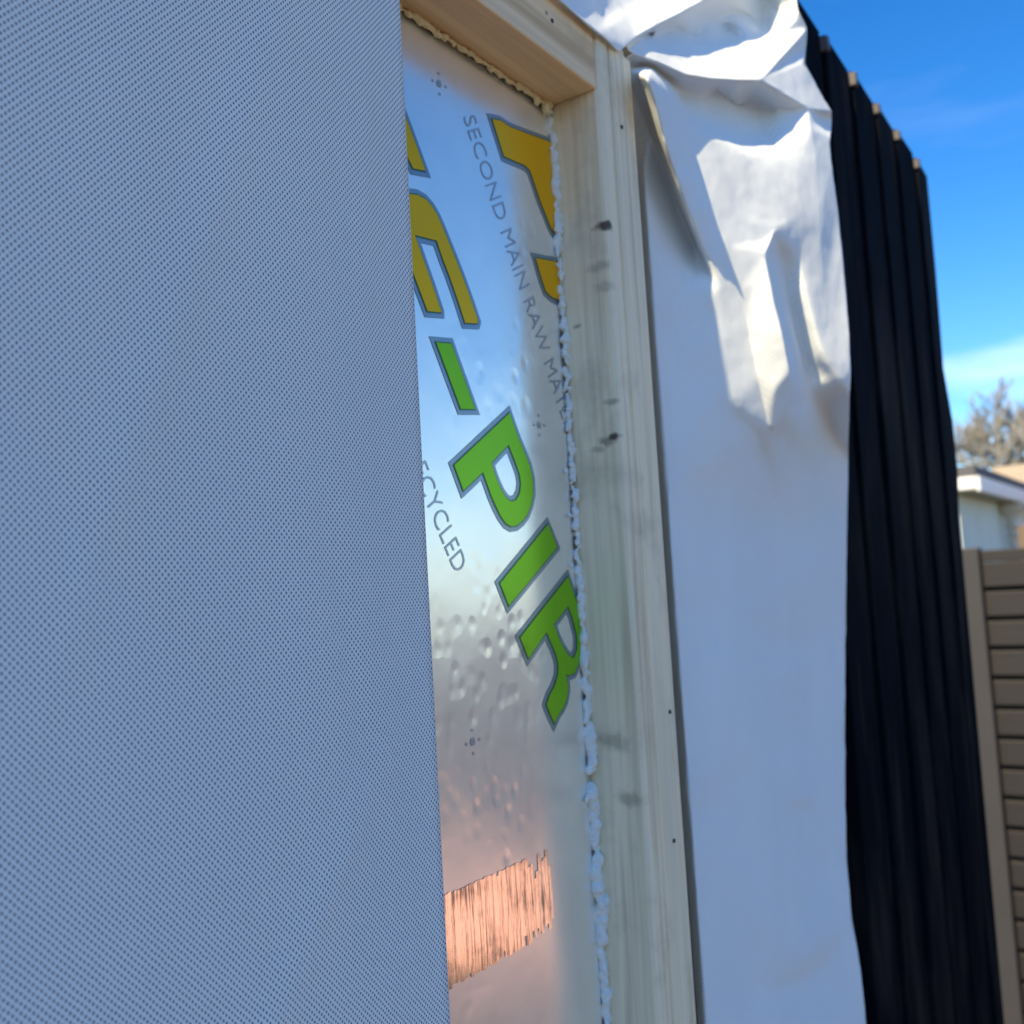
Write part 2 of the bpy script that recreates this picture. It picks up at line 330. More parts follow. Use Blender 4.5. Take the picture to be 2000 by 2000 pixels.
# crinkled strip of bare foil tape across the board, reflected brick tint painted into its colour
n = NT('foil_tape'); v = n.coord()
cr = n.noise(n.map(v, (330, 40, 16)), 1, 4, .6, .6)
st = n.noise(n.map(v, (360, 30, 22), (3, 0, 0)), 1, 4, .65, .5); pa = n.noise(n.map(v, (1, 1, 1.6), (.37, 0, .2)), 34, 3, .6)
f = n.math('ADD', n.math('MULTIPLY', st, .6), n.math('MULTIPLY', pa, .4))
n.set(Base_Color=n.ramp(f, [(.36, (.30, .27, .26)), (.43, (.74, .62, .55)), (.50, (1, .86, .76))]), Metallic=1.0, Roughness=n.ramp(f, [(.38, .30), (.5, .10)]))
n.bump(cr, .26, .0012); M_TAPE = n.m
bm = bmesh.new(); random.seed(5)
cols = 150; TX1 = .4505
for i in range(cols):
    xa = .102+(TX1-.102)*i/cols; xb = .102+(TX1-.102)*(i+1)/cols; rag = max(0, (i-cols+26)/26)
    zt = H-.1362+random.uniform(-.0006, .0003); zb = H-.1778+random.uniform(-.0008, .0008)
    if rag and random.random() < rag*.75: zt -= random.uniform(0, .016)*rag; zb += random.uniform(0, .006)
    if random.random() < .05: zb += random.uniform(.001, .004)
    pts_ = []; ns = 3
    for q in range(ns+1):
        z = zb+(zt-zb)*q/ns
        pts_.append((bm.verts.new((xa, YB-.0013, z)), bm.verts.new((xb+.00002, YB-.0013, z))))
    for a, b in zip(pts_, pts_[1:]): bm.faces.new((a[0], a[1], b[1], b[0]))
tp = obj('foil_tape', bm, M_TAPE, ib, True); tp['label'] = 'crinkled strip of shiny foil tape coloured like reflected brick'

# ---------------------------------------------------------------- expanding foam squeezed out of the joints
def foam_mat(name, c):
    n = NT(name); v = n.coord(); f = n.noise(v, 420, 3)
    n.set(Base_Color=n.mix(f, tuple(x*.8 for x in c), c), Roughness=.7, Subsurface_Weight=.15, Subsurface_Radius=(.004, .004, .004)); n.bump(f, .4, .001); return n.m
M_FOAM = foam_mat('foam_white', (.84, .86, .82)); M_FOAMY = foam_mat('foam_cream', (.80, .68, .42))
def bead(name, p0, p1, rad, seed, m, blobs=(), gaps=(), flat=1.0):
    rnd = random.Random(seed); p0, p1 = Vector(p0), Vector(p1); d = p1-p0; L = d.length; d.normalize(); a = d.cross(Vector((0, 1, 0))).normalized(); b = Vector((0, 1, 0))
    bm = bmesh.new(); pl = []
    t_ = 0
    while t_ < L:
        if not any(g0 < t_ < g1 for g0, g1 in gaps):
            rk = rad*(1.0 if t_ < .47 else .74); r = rk*rnd.choice((.4, .5, .6, .7, .85, 1.0, 1.3)); pl.append((t_, rnd.gauss(0, rad*.38), rnd.gauss(-rad*.2, rad*.3), r))
            if rnd.random() < .35: pl.append((t_+rnd.uniform(-.002, .002), rnd.gauss(0, rad*.9), -rad*.3, rad*rnd.uniform(.25, .55)))
        t_ += rad*rnd.choice((.3, .45, .6, .6, .9))
    for (bt, br, bo) in blobs:
        for _ in range(4): pl.append((bt+rnd.gauss(0, br*.8), bo+rnd.gauss(0, br*.30), -br*.25+rnd.gauss(0, br*.2), br*rnd.uniform(.45, .85)))
    for tt, oa, ob, r in pl:
        M_ = Matrix.Translation(p0+d*tt+a*oa+b*ob) @ Matrix.Diagonal((rnd.uniform(.8, 1.2), 1, rnd.uniform(.9, 1.6), 1))
        bmesh.ops.create_icosphere(bm, subdivisions=2, radius=r, matrix=M_)
    o = obj(name, bm, m, None, True)
    rm = o.modifiers.new('r', 'REMESH'); rm.mode = 'VOXEL'; rm.voxel_size = .0007; rm.use_smooth_shade = True
    sm_ = o.modifiers.new('sm', 'SMOOTH'); sm_.iterations = 6
    tx_ = bpy.data.textures.new('foam_lumps', 'CLOUDS'); tx_.noise_scale = .003; tx_.noise_depth = 2
    dp_ = o.modifiers.new('d', 'DISPLACE'); dp_.texture = tx_; dp_.strength = .0012; dp_.texture_coords = 'GLOBAL'
    return o
fb = bead('foam_bead', (.4962, .0335, H-.55), (.4962, .0335, H+.286), .0031, 2.3, M_FOAM,
   blobs=[(.55-z, .0052, o) for z, o in ()] + [(.55+z, r_, o) for z, r_, o in [(0.2619, 0.0025, 0), (0.2238, 0.003, 0), (0.1549, 0.003, 0), (0.0874, 0.002, 0.0005), (0.042, 0.003, 0), (0.0091, 0.0032, 0), (-0.0441, 0.004, 0.0005), (-0.0572, 0.004, 0.0004), (-0.0878, 0.0042, -0.0006), (-0.0993, 0.0035, 0.0003), (-0.1195, 0.0035, 0.0015), (-0.1324, 0.003, 0), (-0.1594, 0.0058, 0.0012), (-0.1693, 0.005, 0.0014), (-0.1834, 0.0055, 0.0006), (-0.2101, 0.003, 0), (-0.2323, 0.003, 0)]], gaps=[(.55-.112, .55-.104), (.55-.149, .55-.146)])
tag(fb, 'lumpy white expanding foam bead between foil board and stud', 'foam bead', 'expanding foam in the frame joints')
fb2 = bead('foam_bead', (.10, .0325, H+.2885), (.4955, .0325, H+.2896), .0015, 7.7, M_FOAMY, blobs=[(.388, .004, 0)])
tag(fb2, 'cream expanding foam bead under the top rail of the frame', 'foam bead', 'expanding foam in the frame joints')

# ---------------------------------------------------------------- membrane over the left bay
bm = bmesh.new(); XS = [-.36+.6834*(i/150) for i in range(151)]; ZS = [.06+(H+.334-.06)*j/230 for j in range(231)]
def hleft(x, z):
    h = .0045+.0040*noise.noise((x*5, z*2.2, 1.5))+.0008*noise.noise((x*17, z*6, 4))
    s = min(1, max(0, (x-.245)/.086)); h += (-.0020-h)*s*s*(3-2*s)
    for (cx, cz, ang, ln, am) in CREASES:
        u = (x-cx)*math.cos(ang)+(z-cz)*math.sin(ang); w_ = -(x-cx)*math.sin(ang)+(z-cz)*math.cos(ang)
        if abs(u) < ln: h += am*(1-(u/ln)**2)*math.exp(-(w_/.006)**2)
    return h
CREASES = [(.20, H+.10, 1.2, .16, .0012), (.27, H-.02, 1.75, .12, -.0010), (.24, H-.12, .9, .10, .0010), (.17, H+.02, 2.2, .09, -.0009), (.29, H+.17, 1.5, .12, .0011)]
ZE = lambda z: .0012*noise.noise((z*4, 0, 9))
gv = [[bm.verts.new((x+(ZE(z)*.5 if x > .30 else 0), -max(hleft(x, z), -.0030) if x > .11 else -max(hleft(x, z), .0012), z)) for x in XS] for z in ZS]
for j in range(len(ZS)-1):
    for i in range(len(XS)-1): bm.faces.new((gv[j][i], gv[j][i+1], gv[j+1][i+1], gv[j+1][i]))
ml = obj('breather_membrane', bm, M_MEM, None, True); so = ml.modifiers.new('s', 'SOLIDIFY'); so.thickness = .0006; so.offset = 0
tag(ml, 'flat dotted grey breather membrane sheet with a straight cut edge in the foreground', 'membrane')

# ---------------------------------------------------------------- membrane pulled aside and bunched up on the right
NET = {"v":[[0.37884,-0.003,0.3244],[0.4231,-0.003,0.32328],[0.45352,-0.003,0.32304],[0.47453,-0.003,0.32295],[0.49453,-0.003,0.32274],[0.50768,-0.003,0.32255],[0.52262,-0.002,0.32328],[0.53617,-0.001,0.33375],[0.55103,0.0,0.34565],[0.58551,0.001,0.36939],[0.62771,0.002,0.39782],[0.6743,0.002,0.42969],[0.73506,-0.002,0.47389],[0.83079,-0.006,0.54757],[0.41552,-0.003,0.34134],[0.46155,-0.0025,0.34504],[0.50882,0.005,0.35248],[0.53293,0.003,0.34812],[0.53924,0.011,0.36255],[0.56975,0.012,0.37536],[0.62017,0.024,0.41675],[0.66021,0.022,0.43909],[0.71568,0.036,0.4953],[0.61144,0.034,0.43953],[0.5625,0.046,0.4454],[0.68337,0.054,0.51836],[0.77903,0.034,0.54277],[0.45655,0.046,0.42012],[0.61019,0.07,0.52166],[0.77454,0.07,0.61309],[0.88116,0.04,0.64513],[0.99018,0.0,0.67153],[0.6028,0.014,0.37636],[0.65073,0.02,0.40423],[0.73484,0.026,0.45077],[0.80031,0.024,0.48813],[0.78109,0.025,0.46149],[0.70642,0.024,0.42283],[0.83353,0.014,0.48629],[0.83963,0.01,0.50651],[0.81191,0.012,0.52224],[0.79121,0.018,0.487],[0.77373,0.016,0.4668],[0.54712,0.004,0.33734],[0.56858,0.004,0.35282],[0.5946,0.007,0.36679],[0.64003,0.009,0.38408],[0.69245,0.006,0.40334],[0.73146,0.002,0.42082],[0.74658,-0.001,0.42883],[0.76406,-0.006,0.43242],[0.78554,-0.015,0.44587],[0.80123,-0.024,0.46008],[0.80354,-0.027,0.46934],[0.8044,-0.026,0.48225],[0.82314,-0.02,0.5282],[0.55131,0.002,0.33568],[0.57292,-0.003,0.33748],[0.60562,-0.008,0.34036],[0.63772,-0.014,0.34831],[0.66666,-0.02,0.3571],[0.69383,-0.028,0.36442],[0.59132,0.002,0.35522],[0.63465,0.001,0.36704],[0.67383,-0.004,0.37896],[0.71343,-0.009,0.39656],[0.74332,-0.019,0.40966],[0.81836,-0.029,0.46002],[0.8234,-0.025,0.44835],[0.79507,-0.031,0.41892],[0.80631,-0.034,0.40793],[0.81912,-0.037,0.39643],[0.82901,-0.04,0.38758],[0.73765,-0.034,0.36598],[0.77117,-0.038,0.36869],[0.58817,0.008,0.34539],[0.6161,0.011,0.34995],[0.64239,0.012,0.34952],[0.66959,0.008,0.35683],[0.66975,0.005,0.34415],[0.68279,-0.001,0.33917],[0.72134,0.001,0.36426],[0.74258,-0.007,0.36123],[0.73752,-0.006,0.37637],[0.75378,-0.02,0.36735],[0.68618,0.004,0.36709],[0.71576,-0.001,0.36025],[0.73474,-0.011,0.34668],[0.71787,-0.03124,0.317],[0.61755,0.001,0.31734],[0.64169,-0.00777,0.31107],[0.66397,-0.01586,0.30539],[0.68819,-0.024,0.30648],[0.55689,0.01,0.33862],[0.57317,0.018,0.34068],[0.59849,0.03,0.34407],[0.58946,0.026,0.27977],[0.59015,0.026,0.21269],[0.59105,0.026,0.14315],[0.59195,0.026,0.07461],[0.59289,0.026,-0.02633],[0.59399,0.026,-0.13803],[0.59533,0.026,-0.28164],[0.59919,0.026,-0.64016],[0.58095,0.015,0.27372],[0.58077,0.015,0.2078],[0.58081,0.015,0.13962],[0.5816,0.015,0.07263],[0.58239,0.015,-0.02602],[0.58332,0.015,-0.13516],[0.58444,0.015,-0.2754],[0.58706,0.015,-0.62466],[0.57505,0.012,0.32734],[0.59334,0.014,0.30163],[0.61063,0.014,0.28015],[0.62752,0.013,0.25912],[0.64833,0.011,0.23426],[0.52511,-0.018,0.30336],[0.53783,-0.016,0.29559],[0.5529,-0.013,0.27862],[0.57273,-0.01,0.26087],[0.59294,-0.008,0.24336],[0.61759,-0.006,0.22224],[0.55945,-0.009,0.31648],[0.5944,-0.003,0.31737],[0.5883,-0.006,0.29343],[0.59892,-0.006,0.27327],[0.61924,-0.00192,0.29121],[0.62578,-0.00602,0.27038],[0.63328,-0.01027,0.25151],[0.64065,-0.01496,0.2273],[0.64704,-0.01208,0.28335],[0.67256,-0.02017,0.27777],[0.66168,-0.01876,0.25248],[0.70337,-0.03195,0.28384],[0.69571,-0.03084,0.25877],[0.7294,-0.03805,0.30601],[0.72281,-0.03922,0.26804],[0.7411,-0.0379,0.33011],[0.66039,-0.01992,0.23663],[0.681,-0.02654,0.24072],[0.69117,-0.03105,0.24983],[0.64962,-0.01597,0.20237],[0.65857,-0.01762,0.17476],[0.66753,-0.01874,0.1396],[0.6862,-0.01746,0.10536],[0.67163,-0.02873,0.22768],[0.66808,-0.03364,0.19297],[0.67061,-0.03669,0.17389],[0.67974,-0.03723,0.14438],[0.68883,-0.03464,0.13441],[0.69186,-0.02693,0.11755],[0.66195,-0.02417,0.20325],[0.66774,-0.02776,0.15985],[0.6739,-0.02762,0.13171],[0.71421,-0.02424,0.23827],[0.73621,-0.0207,0.22058],[0.75335,-0.01912,0.19225],[0.7658,-0.01995,0.1658],[0.77032,-0.02052,0.1419],[0.72648,-0.03554,0.23855],[0.73559,-0.03714,0.20096],[0.74824,-0.03993,0.16731],[0.76868,-0.04543,0.14642],[0.75884,-0.0422,0.34896],[0.75814,-0.0441,0.32501],[0.74959,-0.04625,0.26852],[0.7558,-0.04285,0.22312],[0.76176,-0.04337,0.1809],[0.88114,-0.025,0.40548],[0.80537,-0.04403,0.35609],[0.79468,-0.04567,0.34496],[0.78755,-0.04821,0.32352],[0.78831,-0.04954,0.28345],[0.78624,-0.05095,0.22485],[0.7831,-0.05155,0.18719],[0.78184,-0.05064,0.1575],[0.78896,-0.04611,0.13815],[0.89478,-0.01,0.09997],[0.91434,0.0,0.05584],[0.90611,0.007,-0.03604],[0.88696,0.009,-0.1243],[0.86975,0.009,-0.18699],[0.85633,0.008,-0.23926],[0.85457,0.007,-0.28464],[0.86003,0.005,-0.32751],[0.86082,0.004,-0.37294],[0.83736,0.004,-0.82359],[0.5933,0.013,0.22431],[0.6099,0.008,0.19897],[0.62391,0.001,0.17912],[0.63873,-0.007,0.17318],[0.63274,-0.008,0.20042],[0.59676,0.013,0.1486],[0.61224,0.007,0.12907],[0.6306,-0.001,0.12317],[0.65082,-0.009,0.12088],[0.67751,-0.008,0.10213],[0.59296,0.014,0.06317],[0.63505,0.012,0.05465],[0.68249,0.006,0.04863],[0.7447,0.001,0.06609],[0.82357,-0.003,0.09543],[0.83838,-0.014,0.13003],[0.81235,0.006,0.04449],[0.59419,0.015,-0.0366],[0.63868,0.014,-0.02238],[0.66782,0.009,-0.01682],[0.68601,0.008,-0.07959],[0.74521,0.011,-0.05518],[0.77353,0.012,-0.11728],[0.8229,0.01,-0.06556],[0.86464,0.005,0.00127],[0.59818,0.015,-0.15097],[0.6448,0.014,-0.15404],[0.69944,0.008,-0.15759],[0.76508,0.012,-0.1786],[0.81971,0.01,-0.18148],[0.6021,0.015,-0.26324],[0.6563,0.014,-0.2788],[0.72194,0.007,-0.27884],[0.77881,0.011,-0.30562],[0.81119,0.008,-0.33955],[0.7825,0.012,-0.22937],[0.82232,0.01,-0.24738],[0.62509,0.015,-0.65573],[0.68271,0.012,-0.70129],[0.75998,0.009,-0.7629]],"f":[[27,0,14],[1,2,15],[14,0,1],[1,15,14],[15,24,14],[4,5,17],[17,18,4],[4,18,3],[16,3,18],[3,16,2],[15,2,16],[14,24,28],[27,14,28],[93,94,56],[43,56,44],[6,7,5],[17,5,7],[7,8,17],[8,19,17],[18,17,19],[16,18,23],[15,16,23],[24,15,23],[23,25,24],[28,24,25],[32,44,45],[45,9,32],[113,104,114],[118,113,119],[119,124,118],[124,123,118],[75,117,123],[123,76,75],[57,75,76],[44,57,62],[45,44,62],[45,62,46],[9,45,33],[20,9,21],[104,113,96],[95,96,113],[112,95,113],[113,118,112],[112,118,117],[95,112,117],[94,95,117],[117,75,94],[56,94,75],[75,57,56],[57,44,56],[44,32,8],[32,9,8],[9,20,19],[18,19,20],[23,18,20],[20,21,23],[28,25,29],[101,102,109],[116,121,115],[128,127,126],[77,89,78],[58,77,78],[46,63,47],[199,206,207],[191,142,192],[142,130,192],[131,91,90],[91,80,90],[79,90,80],[59,85,60],[60,64,59],[64,48,47],[48,36,47],[34,47,36],[36,42,34],[109,213,214],[108,205,206],[206,199,108],[195,191,194],[191,192,190],[189,190,192],[116,189,192],[122,116,192],[192,130,122],[130,129,122],[121,116,122],[128,121,129],[129,131,128],[127,128,131],[131,90,127],[89,125,127],[90,79,89],[78,89,79],[79,85,78],[85,59,78],[58,78,59],[63,58,59],[59,64,63],[64,47,63],[47,34,37],[10,37,34],[11,10,34],[22,11,26],[100,101,108],[99,100,107],[195,194,107],[98,99,106],[193,106,194],[194,191,193],[191,190,193],[190,189,193],[97,98,105],[188,105,189],[189,116,188],[116,115,188],[96,97,104],[114,104,115],[120,114,115],[115,121,120],[121,128,120],[128,126,120],[126,127,120],[127,125,120],[119,114,120],[125,89,119],[124,119,89],[89,77,124],[123,124,77],[76,123,77],[77,58,76],[57,76,58],[62,57,63],[63,46,62],[46,37,33],[37,10,33],[9,33,10],[21,9,10],[10,11,21],[11,22,21],[23,21,22],[25,23,22],[22,26,25],[29,25,26],[49,65,50],[50,38,49],[41,35,38],[12,41,40],[141,140,146],[154,145,151],[151,150,154],[150,149,154],[153,149,148],[148,157,147],[51,52,39],[197,200,201],[201,145,197],[154,149,144],[149,153,144],[143,144,153],[153,148,143],[148,147,143],[152,143,147],[146,152,147],[139,146,140],[133,139,140],[140,141,133],[141,135,133],[132,133,135],[135,134,132],[92,132,134],[134,88,92],[87,92,88],[82,87,84],[83,82,84],[61,83,84],[84,73,61],[65,61,66],[50,65,66],[66,51,50],[38,50,51],[51,39,38],[41,38,39],[40,41,39],[55,13,40],[167,166,160],[137,160,166],[138,136,165],[165,164,138],[187,186,227],[186,185,222],[184,183,224],[183,182,217],[180,179,212],[178,177,203],[163,203,177],[177,176,163],[176,175,168],[227,186,226],[222,185,221],[185,184,221],[224,183,223],[216,223,183],[183,217,216],[217,182,210],[182,181,210],[211,210,181],[181,180,211],[212,179,204],[202,204,179],[179,178,202],[178,203,202],[203,163,159],[158,159,163],[162,158,163],[163,176,162],[176,168,162],[167,161,168],[174,173,167],[166,167,173],[173,172,166],[136,137,166],[172,171,165],[164,165,171],[171,170,164],[170,169,164],[74,164,169],[169,72,74],[72,71,74],[70,74,71],[226,186,225],[222,221,219],[220,219,221],[221,184,220],[184,224,220],[224,223,220],[223,216,215],[216,217,215],[217,210,215],[208,215,210],[210,211,208],[209,208,211],[211,180,209],[180,212,209],[201,200,204],[204,202,201],[145,201,202],[151,145,202],[202,203,151],[203,159,151],[150,151,159],[159,158,150],[149,150,158],[158,162,157],[157,162,161],[147,157,156],[156,161,160],[155,156,160],[141,155,160],[160,137,141],[135,141,137],[134,135,137],[137,136,134],[88,134,136],[136,138,88],[87,88,84],[138,164,84],[164,74,84],[73,84,74],[74,70,73],[70,69,73],[61,73,69],[69,68,61],[67,53,52],[39,52,53],[53,54,39],[40,39,54],[55,40,54],[13,55,31],[30,13,31],[110,102,103],[103,111,110],[111,225,110],[225,186,110],[186,222,110],[222,219,110],[218,110,219],[213,218,219],[219,220,213],[214,213,220],[215,208,214],[109,214,208],[206,205,208],[207,206,208],[209,212,207],[212,204,207],[204,200,207],[199,207,200],[200,197,199],[198,199,197],[107,198,197],[195,107,197],[196,195,197],[197,145,196],[196,145,144],[195,196,144],[191,195,144],[144,143,191],[142,191,143],[143,152,142],[152,146,142],[130,142,146],[146,139,130],[139,133,130],[129,130,133],[133,132,129],[131,129,132],[132,92,131],[91,131,92],[92,87,91],[80,91,87],[86,80,87],[87,82,86],[82,83,86],[83,81,86],[80,86,79],[60,85,81],[81,83,60],[83,61,60],[61,65,60],[64,60,65],[48,64,65],[65,49,48],[36,48,49],[42,36,49],[49,38,42],[38,35,42],[34,42,35],[11,34,35],[35,41,11],[41,12,11],[26,11,12],[12,40,13],[13,30,26],[29,26,30],[19,8,9],[26,12,13],[7,43,8],[44,8,43],[33,45,46],[37,46,47],[58,63,57],[52,51,67],[66,61,67],[51,66,67],[68,67,61],[86,81,85],[85,79,86],[88,138,84],[114,119,113],[118,123,117],[120,125,119],[122,129,121],[127,90,89],[188,115,104],[105,188,104],[97,105,104],[193,189,105],[106,193,105],[98,106,105],[107,194,106],[99,107,106],[108,199,198],[198,107,108],[100,108,107],[109,208,205],[205,108,109],[101,109,108],[213,109,218],[110,218,109],[102,110,109],[208,209,207],[220,223,215],[215,214,220],[145,154,144],[155,141,146],[156,155,146],[147,156,146],[149,158,157],[157,148,149],[157,161,156],[166,172,165],[165,136,166],[175,174,168],[174,167,168],[161,167,160],[162,168,161]],"c":[[6,7,1.0],[7,8,1.0],[8,9,1.0],[9,10,1.0],[10,11,1.0],[11,12,1.0],[12,13,1.0],[43,44,0.9],[44,45,0.9],[45,46,0.9],[46,47,0.9],[47,48,0.9],[48,49,0.9],[49,50,0.9],[50,51,0.9],[51,52,0.9],[52,53,0.9],[53,54,0.9],[54,55,0.9],[56,57,0.95],[57,58,0.95],[58,59,0.95],[59,60,0.95],[60,61,0.95],[61,67,0.95],[61,69,0.95],[61,73,0.97],[73,74,0.97],[74,72,0.97],[67,52,0.3],[85,86,0.85],[86,87,0.85],[87,88,0.85],[61,84,0.3],[84,88,0.3],[95,112,0.6],[112,113,0.6],[113,114,0.6],[114,115,0.6],[115,116,0.6],[117,118,0.7],[118,119,0.7],[119,120,0.7],[120,121,0.7],[121,122,0.7],[89,127,0.97],[127,128,0.97],[128,129,0.97],[129,130,0.97],[89,90,0.5],[90,91,0.5],[91,92,0.5],[104,105,0.7],[105,106,0.7],[106,107,0.7],[107,108,0.7],[108,109,0.7],[109,110,0.7],[110,111,0.7],[130,139,0.5],[139,140,0.5],[140,141,0.5],[130,142,0.97],[142,143,0.97],[143,144,0.97],[144,145,0.97],[141,146,0.98],[146,147,0.98],[147,148,0.98],[148,149,0.98],[149,150,0.98],[150,151,0.98],[151,145,0.98],[141,155,0.3],[155,156,0.3],[156,157,0.3],[157,158,0.3],[158,159,0.3],[74,164,0.8],[164,165,0.8],[165,166,0.8],[166,167,0.8],[167,168,0.8],[141,160,0.3],[160,161,0.3],[161,162,0.3],[162,163,0.3]]}
import numpy as np
V = np.array(NET['v'])+np.array((0, 0, H)); F = np.array(NET['f'])
ck = {tuple(sorted((a, b))): c for a, b, c in NET['c']}
for lev in range(4):                                    # split every triangle in four, fold lines keep their sharpness
    ed = {}; VL = list(V); NF = []; nk = {}
    def mid(a, b):
        k = (a, b) if a < b else (b, a)
        if k not in ed:
            ed[k] = len(VL); VL.append((V[a]+V[b])/2)
            if k in ck: nk[tuple(sorted((a, ed[k])))] = ck[k]; nk[tuple(sorted((b, ed[k])))] = ck[k]
        return ed[k]
    for a, b, c in F:
        a, b, c = int(a), int(b), int(c); x, y, z = mid(a, b), mid(b, c), mid(c, a)
        NF += [(a, x, z), (x, b, y), (z, y, c), (x, y, z)]
    V = np.array(VL); F = np.array(NF); ck = nk
E2 = np.sort(np.concatenate([F[:, [0, 1]], F[:, [1, 2]], F[:, [2, 0]]]), axis=1); UE, cnt = np.unique(E2, axis=0, return_counts=True)
nv = len(V); bd = UE[cnt == 1]; ce = np.array([k for k in ck]); cw = np.zeros(nv)
for (a, b), c in ck.items(): cw[a] = max(cw[a], c); cw[b] = max(cw[b], c)
isb = np.zeros(nv, bool); isb[bd.ravel()] = True
def lap(ed_):
    s = np.zeros_like(V); k = np.zeros(nv)
    np.add.at(s, ed_[:, 0], V[ed_[:, 1]]); np.add.at(s, ed_[:, 1], V[ed_[:, 0]]); np.add.at(k, ed_[:, 0], 1); np.add.at(k, ed_[:, 1], 1)
    return s, k
for it in range(34):                                    # relax the cloth, less across the fold lines
    s, k = lap(UE); full = s/np.maximum(k, 1)[:, None]
    s1, k1 = lap(ce); line = np.where((k1 == 2)[:, None], s1/np.maximum(k1, 1)[:, None], V)
    s2, k2 = lap(bd); bl = s2/np.maximum(k2, 1)[:, None]
    tgt = full*(1-cw)[:, None]+line*cw[:, None]; wgt = np.where(cw >= .95, .5, .5)
    wgt = np.where(cw > 0, wgt*(1-cw*.6), wgt)
    tgt[isb] = bl[isb]; wgt = np.where(isb, .12, wgt)
    V = V+(tgt-V)*wgt[:, None]
me = bpy.data.meshes.new('breather_membrane'); me.from_pydata(V.tolist(), [], F.tolist()); me.update()
bm = bmesh.new(); bm.from_mesh(me); bmesh.ops.recalc_face_normals(bm, faces=bm.faces); bm.to_mesh(me); bm.free()
me.materials.append(M_DRAPE); dr = link(bpy.data.objects.new('breather_membrane', me)); dr.shadow_terminator_geometry_offset = .2
for p in me.polygons: p.use_smooth = True
tx = bpy.data.textures.new('wrinkle', 'CLOUDS'); tx.noise_scale = .022; tx.noise_depth = 2
dp = dr.modifiers.new('wr', 'DISPLACE'); dp.texture = tx; dp.strength = .0014; dp.mid_level = .5; dp.texture_coords = 'GLOBAL'
so = dr.modifiers.new('s', 'SOLIDIFY'); so.thickness = .0006; so.offset = 0
tag(dr, 'loose white breather membrane bunched into sunlit folds right of the stud', 'membrane')

# ---------------------------------------------------------------- black vertical board cladding
n = NT('black_paint'); v = n.coord(); g1 = n.noise(n.map(v, (60, 60, 2.5)), 1, 4, .6); g2 = n.noise(n.map(v, (14, 14, 3)), 1, 4, .7)
n.set(Base_Color=n.mix(n.ramp(g2, [(.47, 0.0), (.78, .6)]), (.0036, .0052, .0090), (.055, .044, .038)), Roughness=n.math('MULTIPLY_ADD', g1, .25, .62), Specular_IOR_Level=.01)
n.bump(g1, .3, .0015); M_BLACK = n.m
cl = empty('board_cladding', (1.1, .01, 0)); tag(cl, 'black painted vertical board cladding on the shed wall', 'cladding')
random.seed(11); K_ = .285/.25; XB = [q*K_ for q in (.807, .892, .978, 1.062, 1.145, 1.229)]; TOP = H+.490*K_
for i, x in enumerate(XB):
    wd = .0846*K_; bm = bmesh.new(); rows = 30; last = i == len(XB)-1; yl = .0130-random.uniform(0, .002); yr = .0165-random.uniform(0, .0015); tz = TOP+random.uniform(-.003, .003)
    L = []
    for j in range(rows+1):
        z = .06+(tz-.06)*j/rows; e = .0007*noise.noise((i*3.1, z*2.2, 0)); xr = x+wd-.0055; w_ = .0006*noise.noise((i*7.7, z*1.7, 2))
        if last:
            zz = z-H; xr = x+.080+.030*math.exp(-((zz-.17)/.055)**2)-.018*max(0, -zz)-.012*math.exp(-((zz-.29)/.06)**2)
        L.append([bm.verts.new(p) for p in ((x+e, yl+w_, z), (xr, yr+w_, z), (xr, .0370, z), (x+e, .0370, z))])
    for a, b in zip(L, L[1:]):
        for k in range(4): bm.faces.new((a[k], a[(k+1) % 4], b[(k+1) % 4], b[k]))
    bm.faces.new(L[0][::-1]); bm.faces.new(L[-1])
    bmesh.ops.recalc_face_normals(bm, faces=bm.faces)
    o = obj('board', bm, M_BLACK, cl); bv = o.modifiers.new('b', 'BEVEL'); bv.width = .0014; bv.segments = 2; bv.limit_method = 'ANGLE'
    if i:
        ch = obj('sunlit_end', box_bm(x-.0050, x+.0035, yl-.0035, .030, tz-.0165+random.uniform(-.003, .002), tz-.004, bev=.0008), M_SUNTIP, o); ch['label'] = 'pale block painted as the sunlit top of the board edge'  # pale block imitates sunlight on the board's top left edge

# ---------------------------------------------------------------- brown slatted fence across the garden
M_SLAT = plain('brown_composite', (.0140, .0118, .0118), .6, 0, 6, .35, (1, 1, 30)); M_POST = plain('post_grey', (.032, .031, .033), .6, 0, 8, .2); M_DARK = plain('dark_gap', (.02, .015, .01), .9)
fe = empty('slatted_fence', (3.22, -.6, 0)); tag(fe, 'brown horizontal slat fence with a grey post beyond the black cladding', 'fence')
box('post', (3.165, 3.235, .2985, .362, 0, H+.055), M_POST, fe, bev=.004); box('post', (3.165, 3.235, -1.57, -1.50, 0, H+.055), M_POST, fe, bev=.004)
box('top_rail', (3.185, 3.235, -1.4985, .2970, H+.012, H+.046), M_SLAT, fe, bev=.003)
z = H+.010; random.seed(3)
while z > .15:
    box('slat', (3.19, 3.212, -1.4985, .2970, z-.0735+.002, z), M_SLAT, fe, bev=.003); z -= .0855
box('gap_shade', (3.2125, 3.222, -1.4985, .2970, .1, H+.008), M_DARK, fe)  # dark sheet added behind the slats to paint shade into the gaps

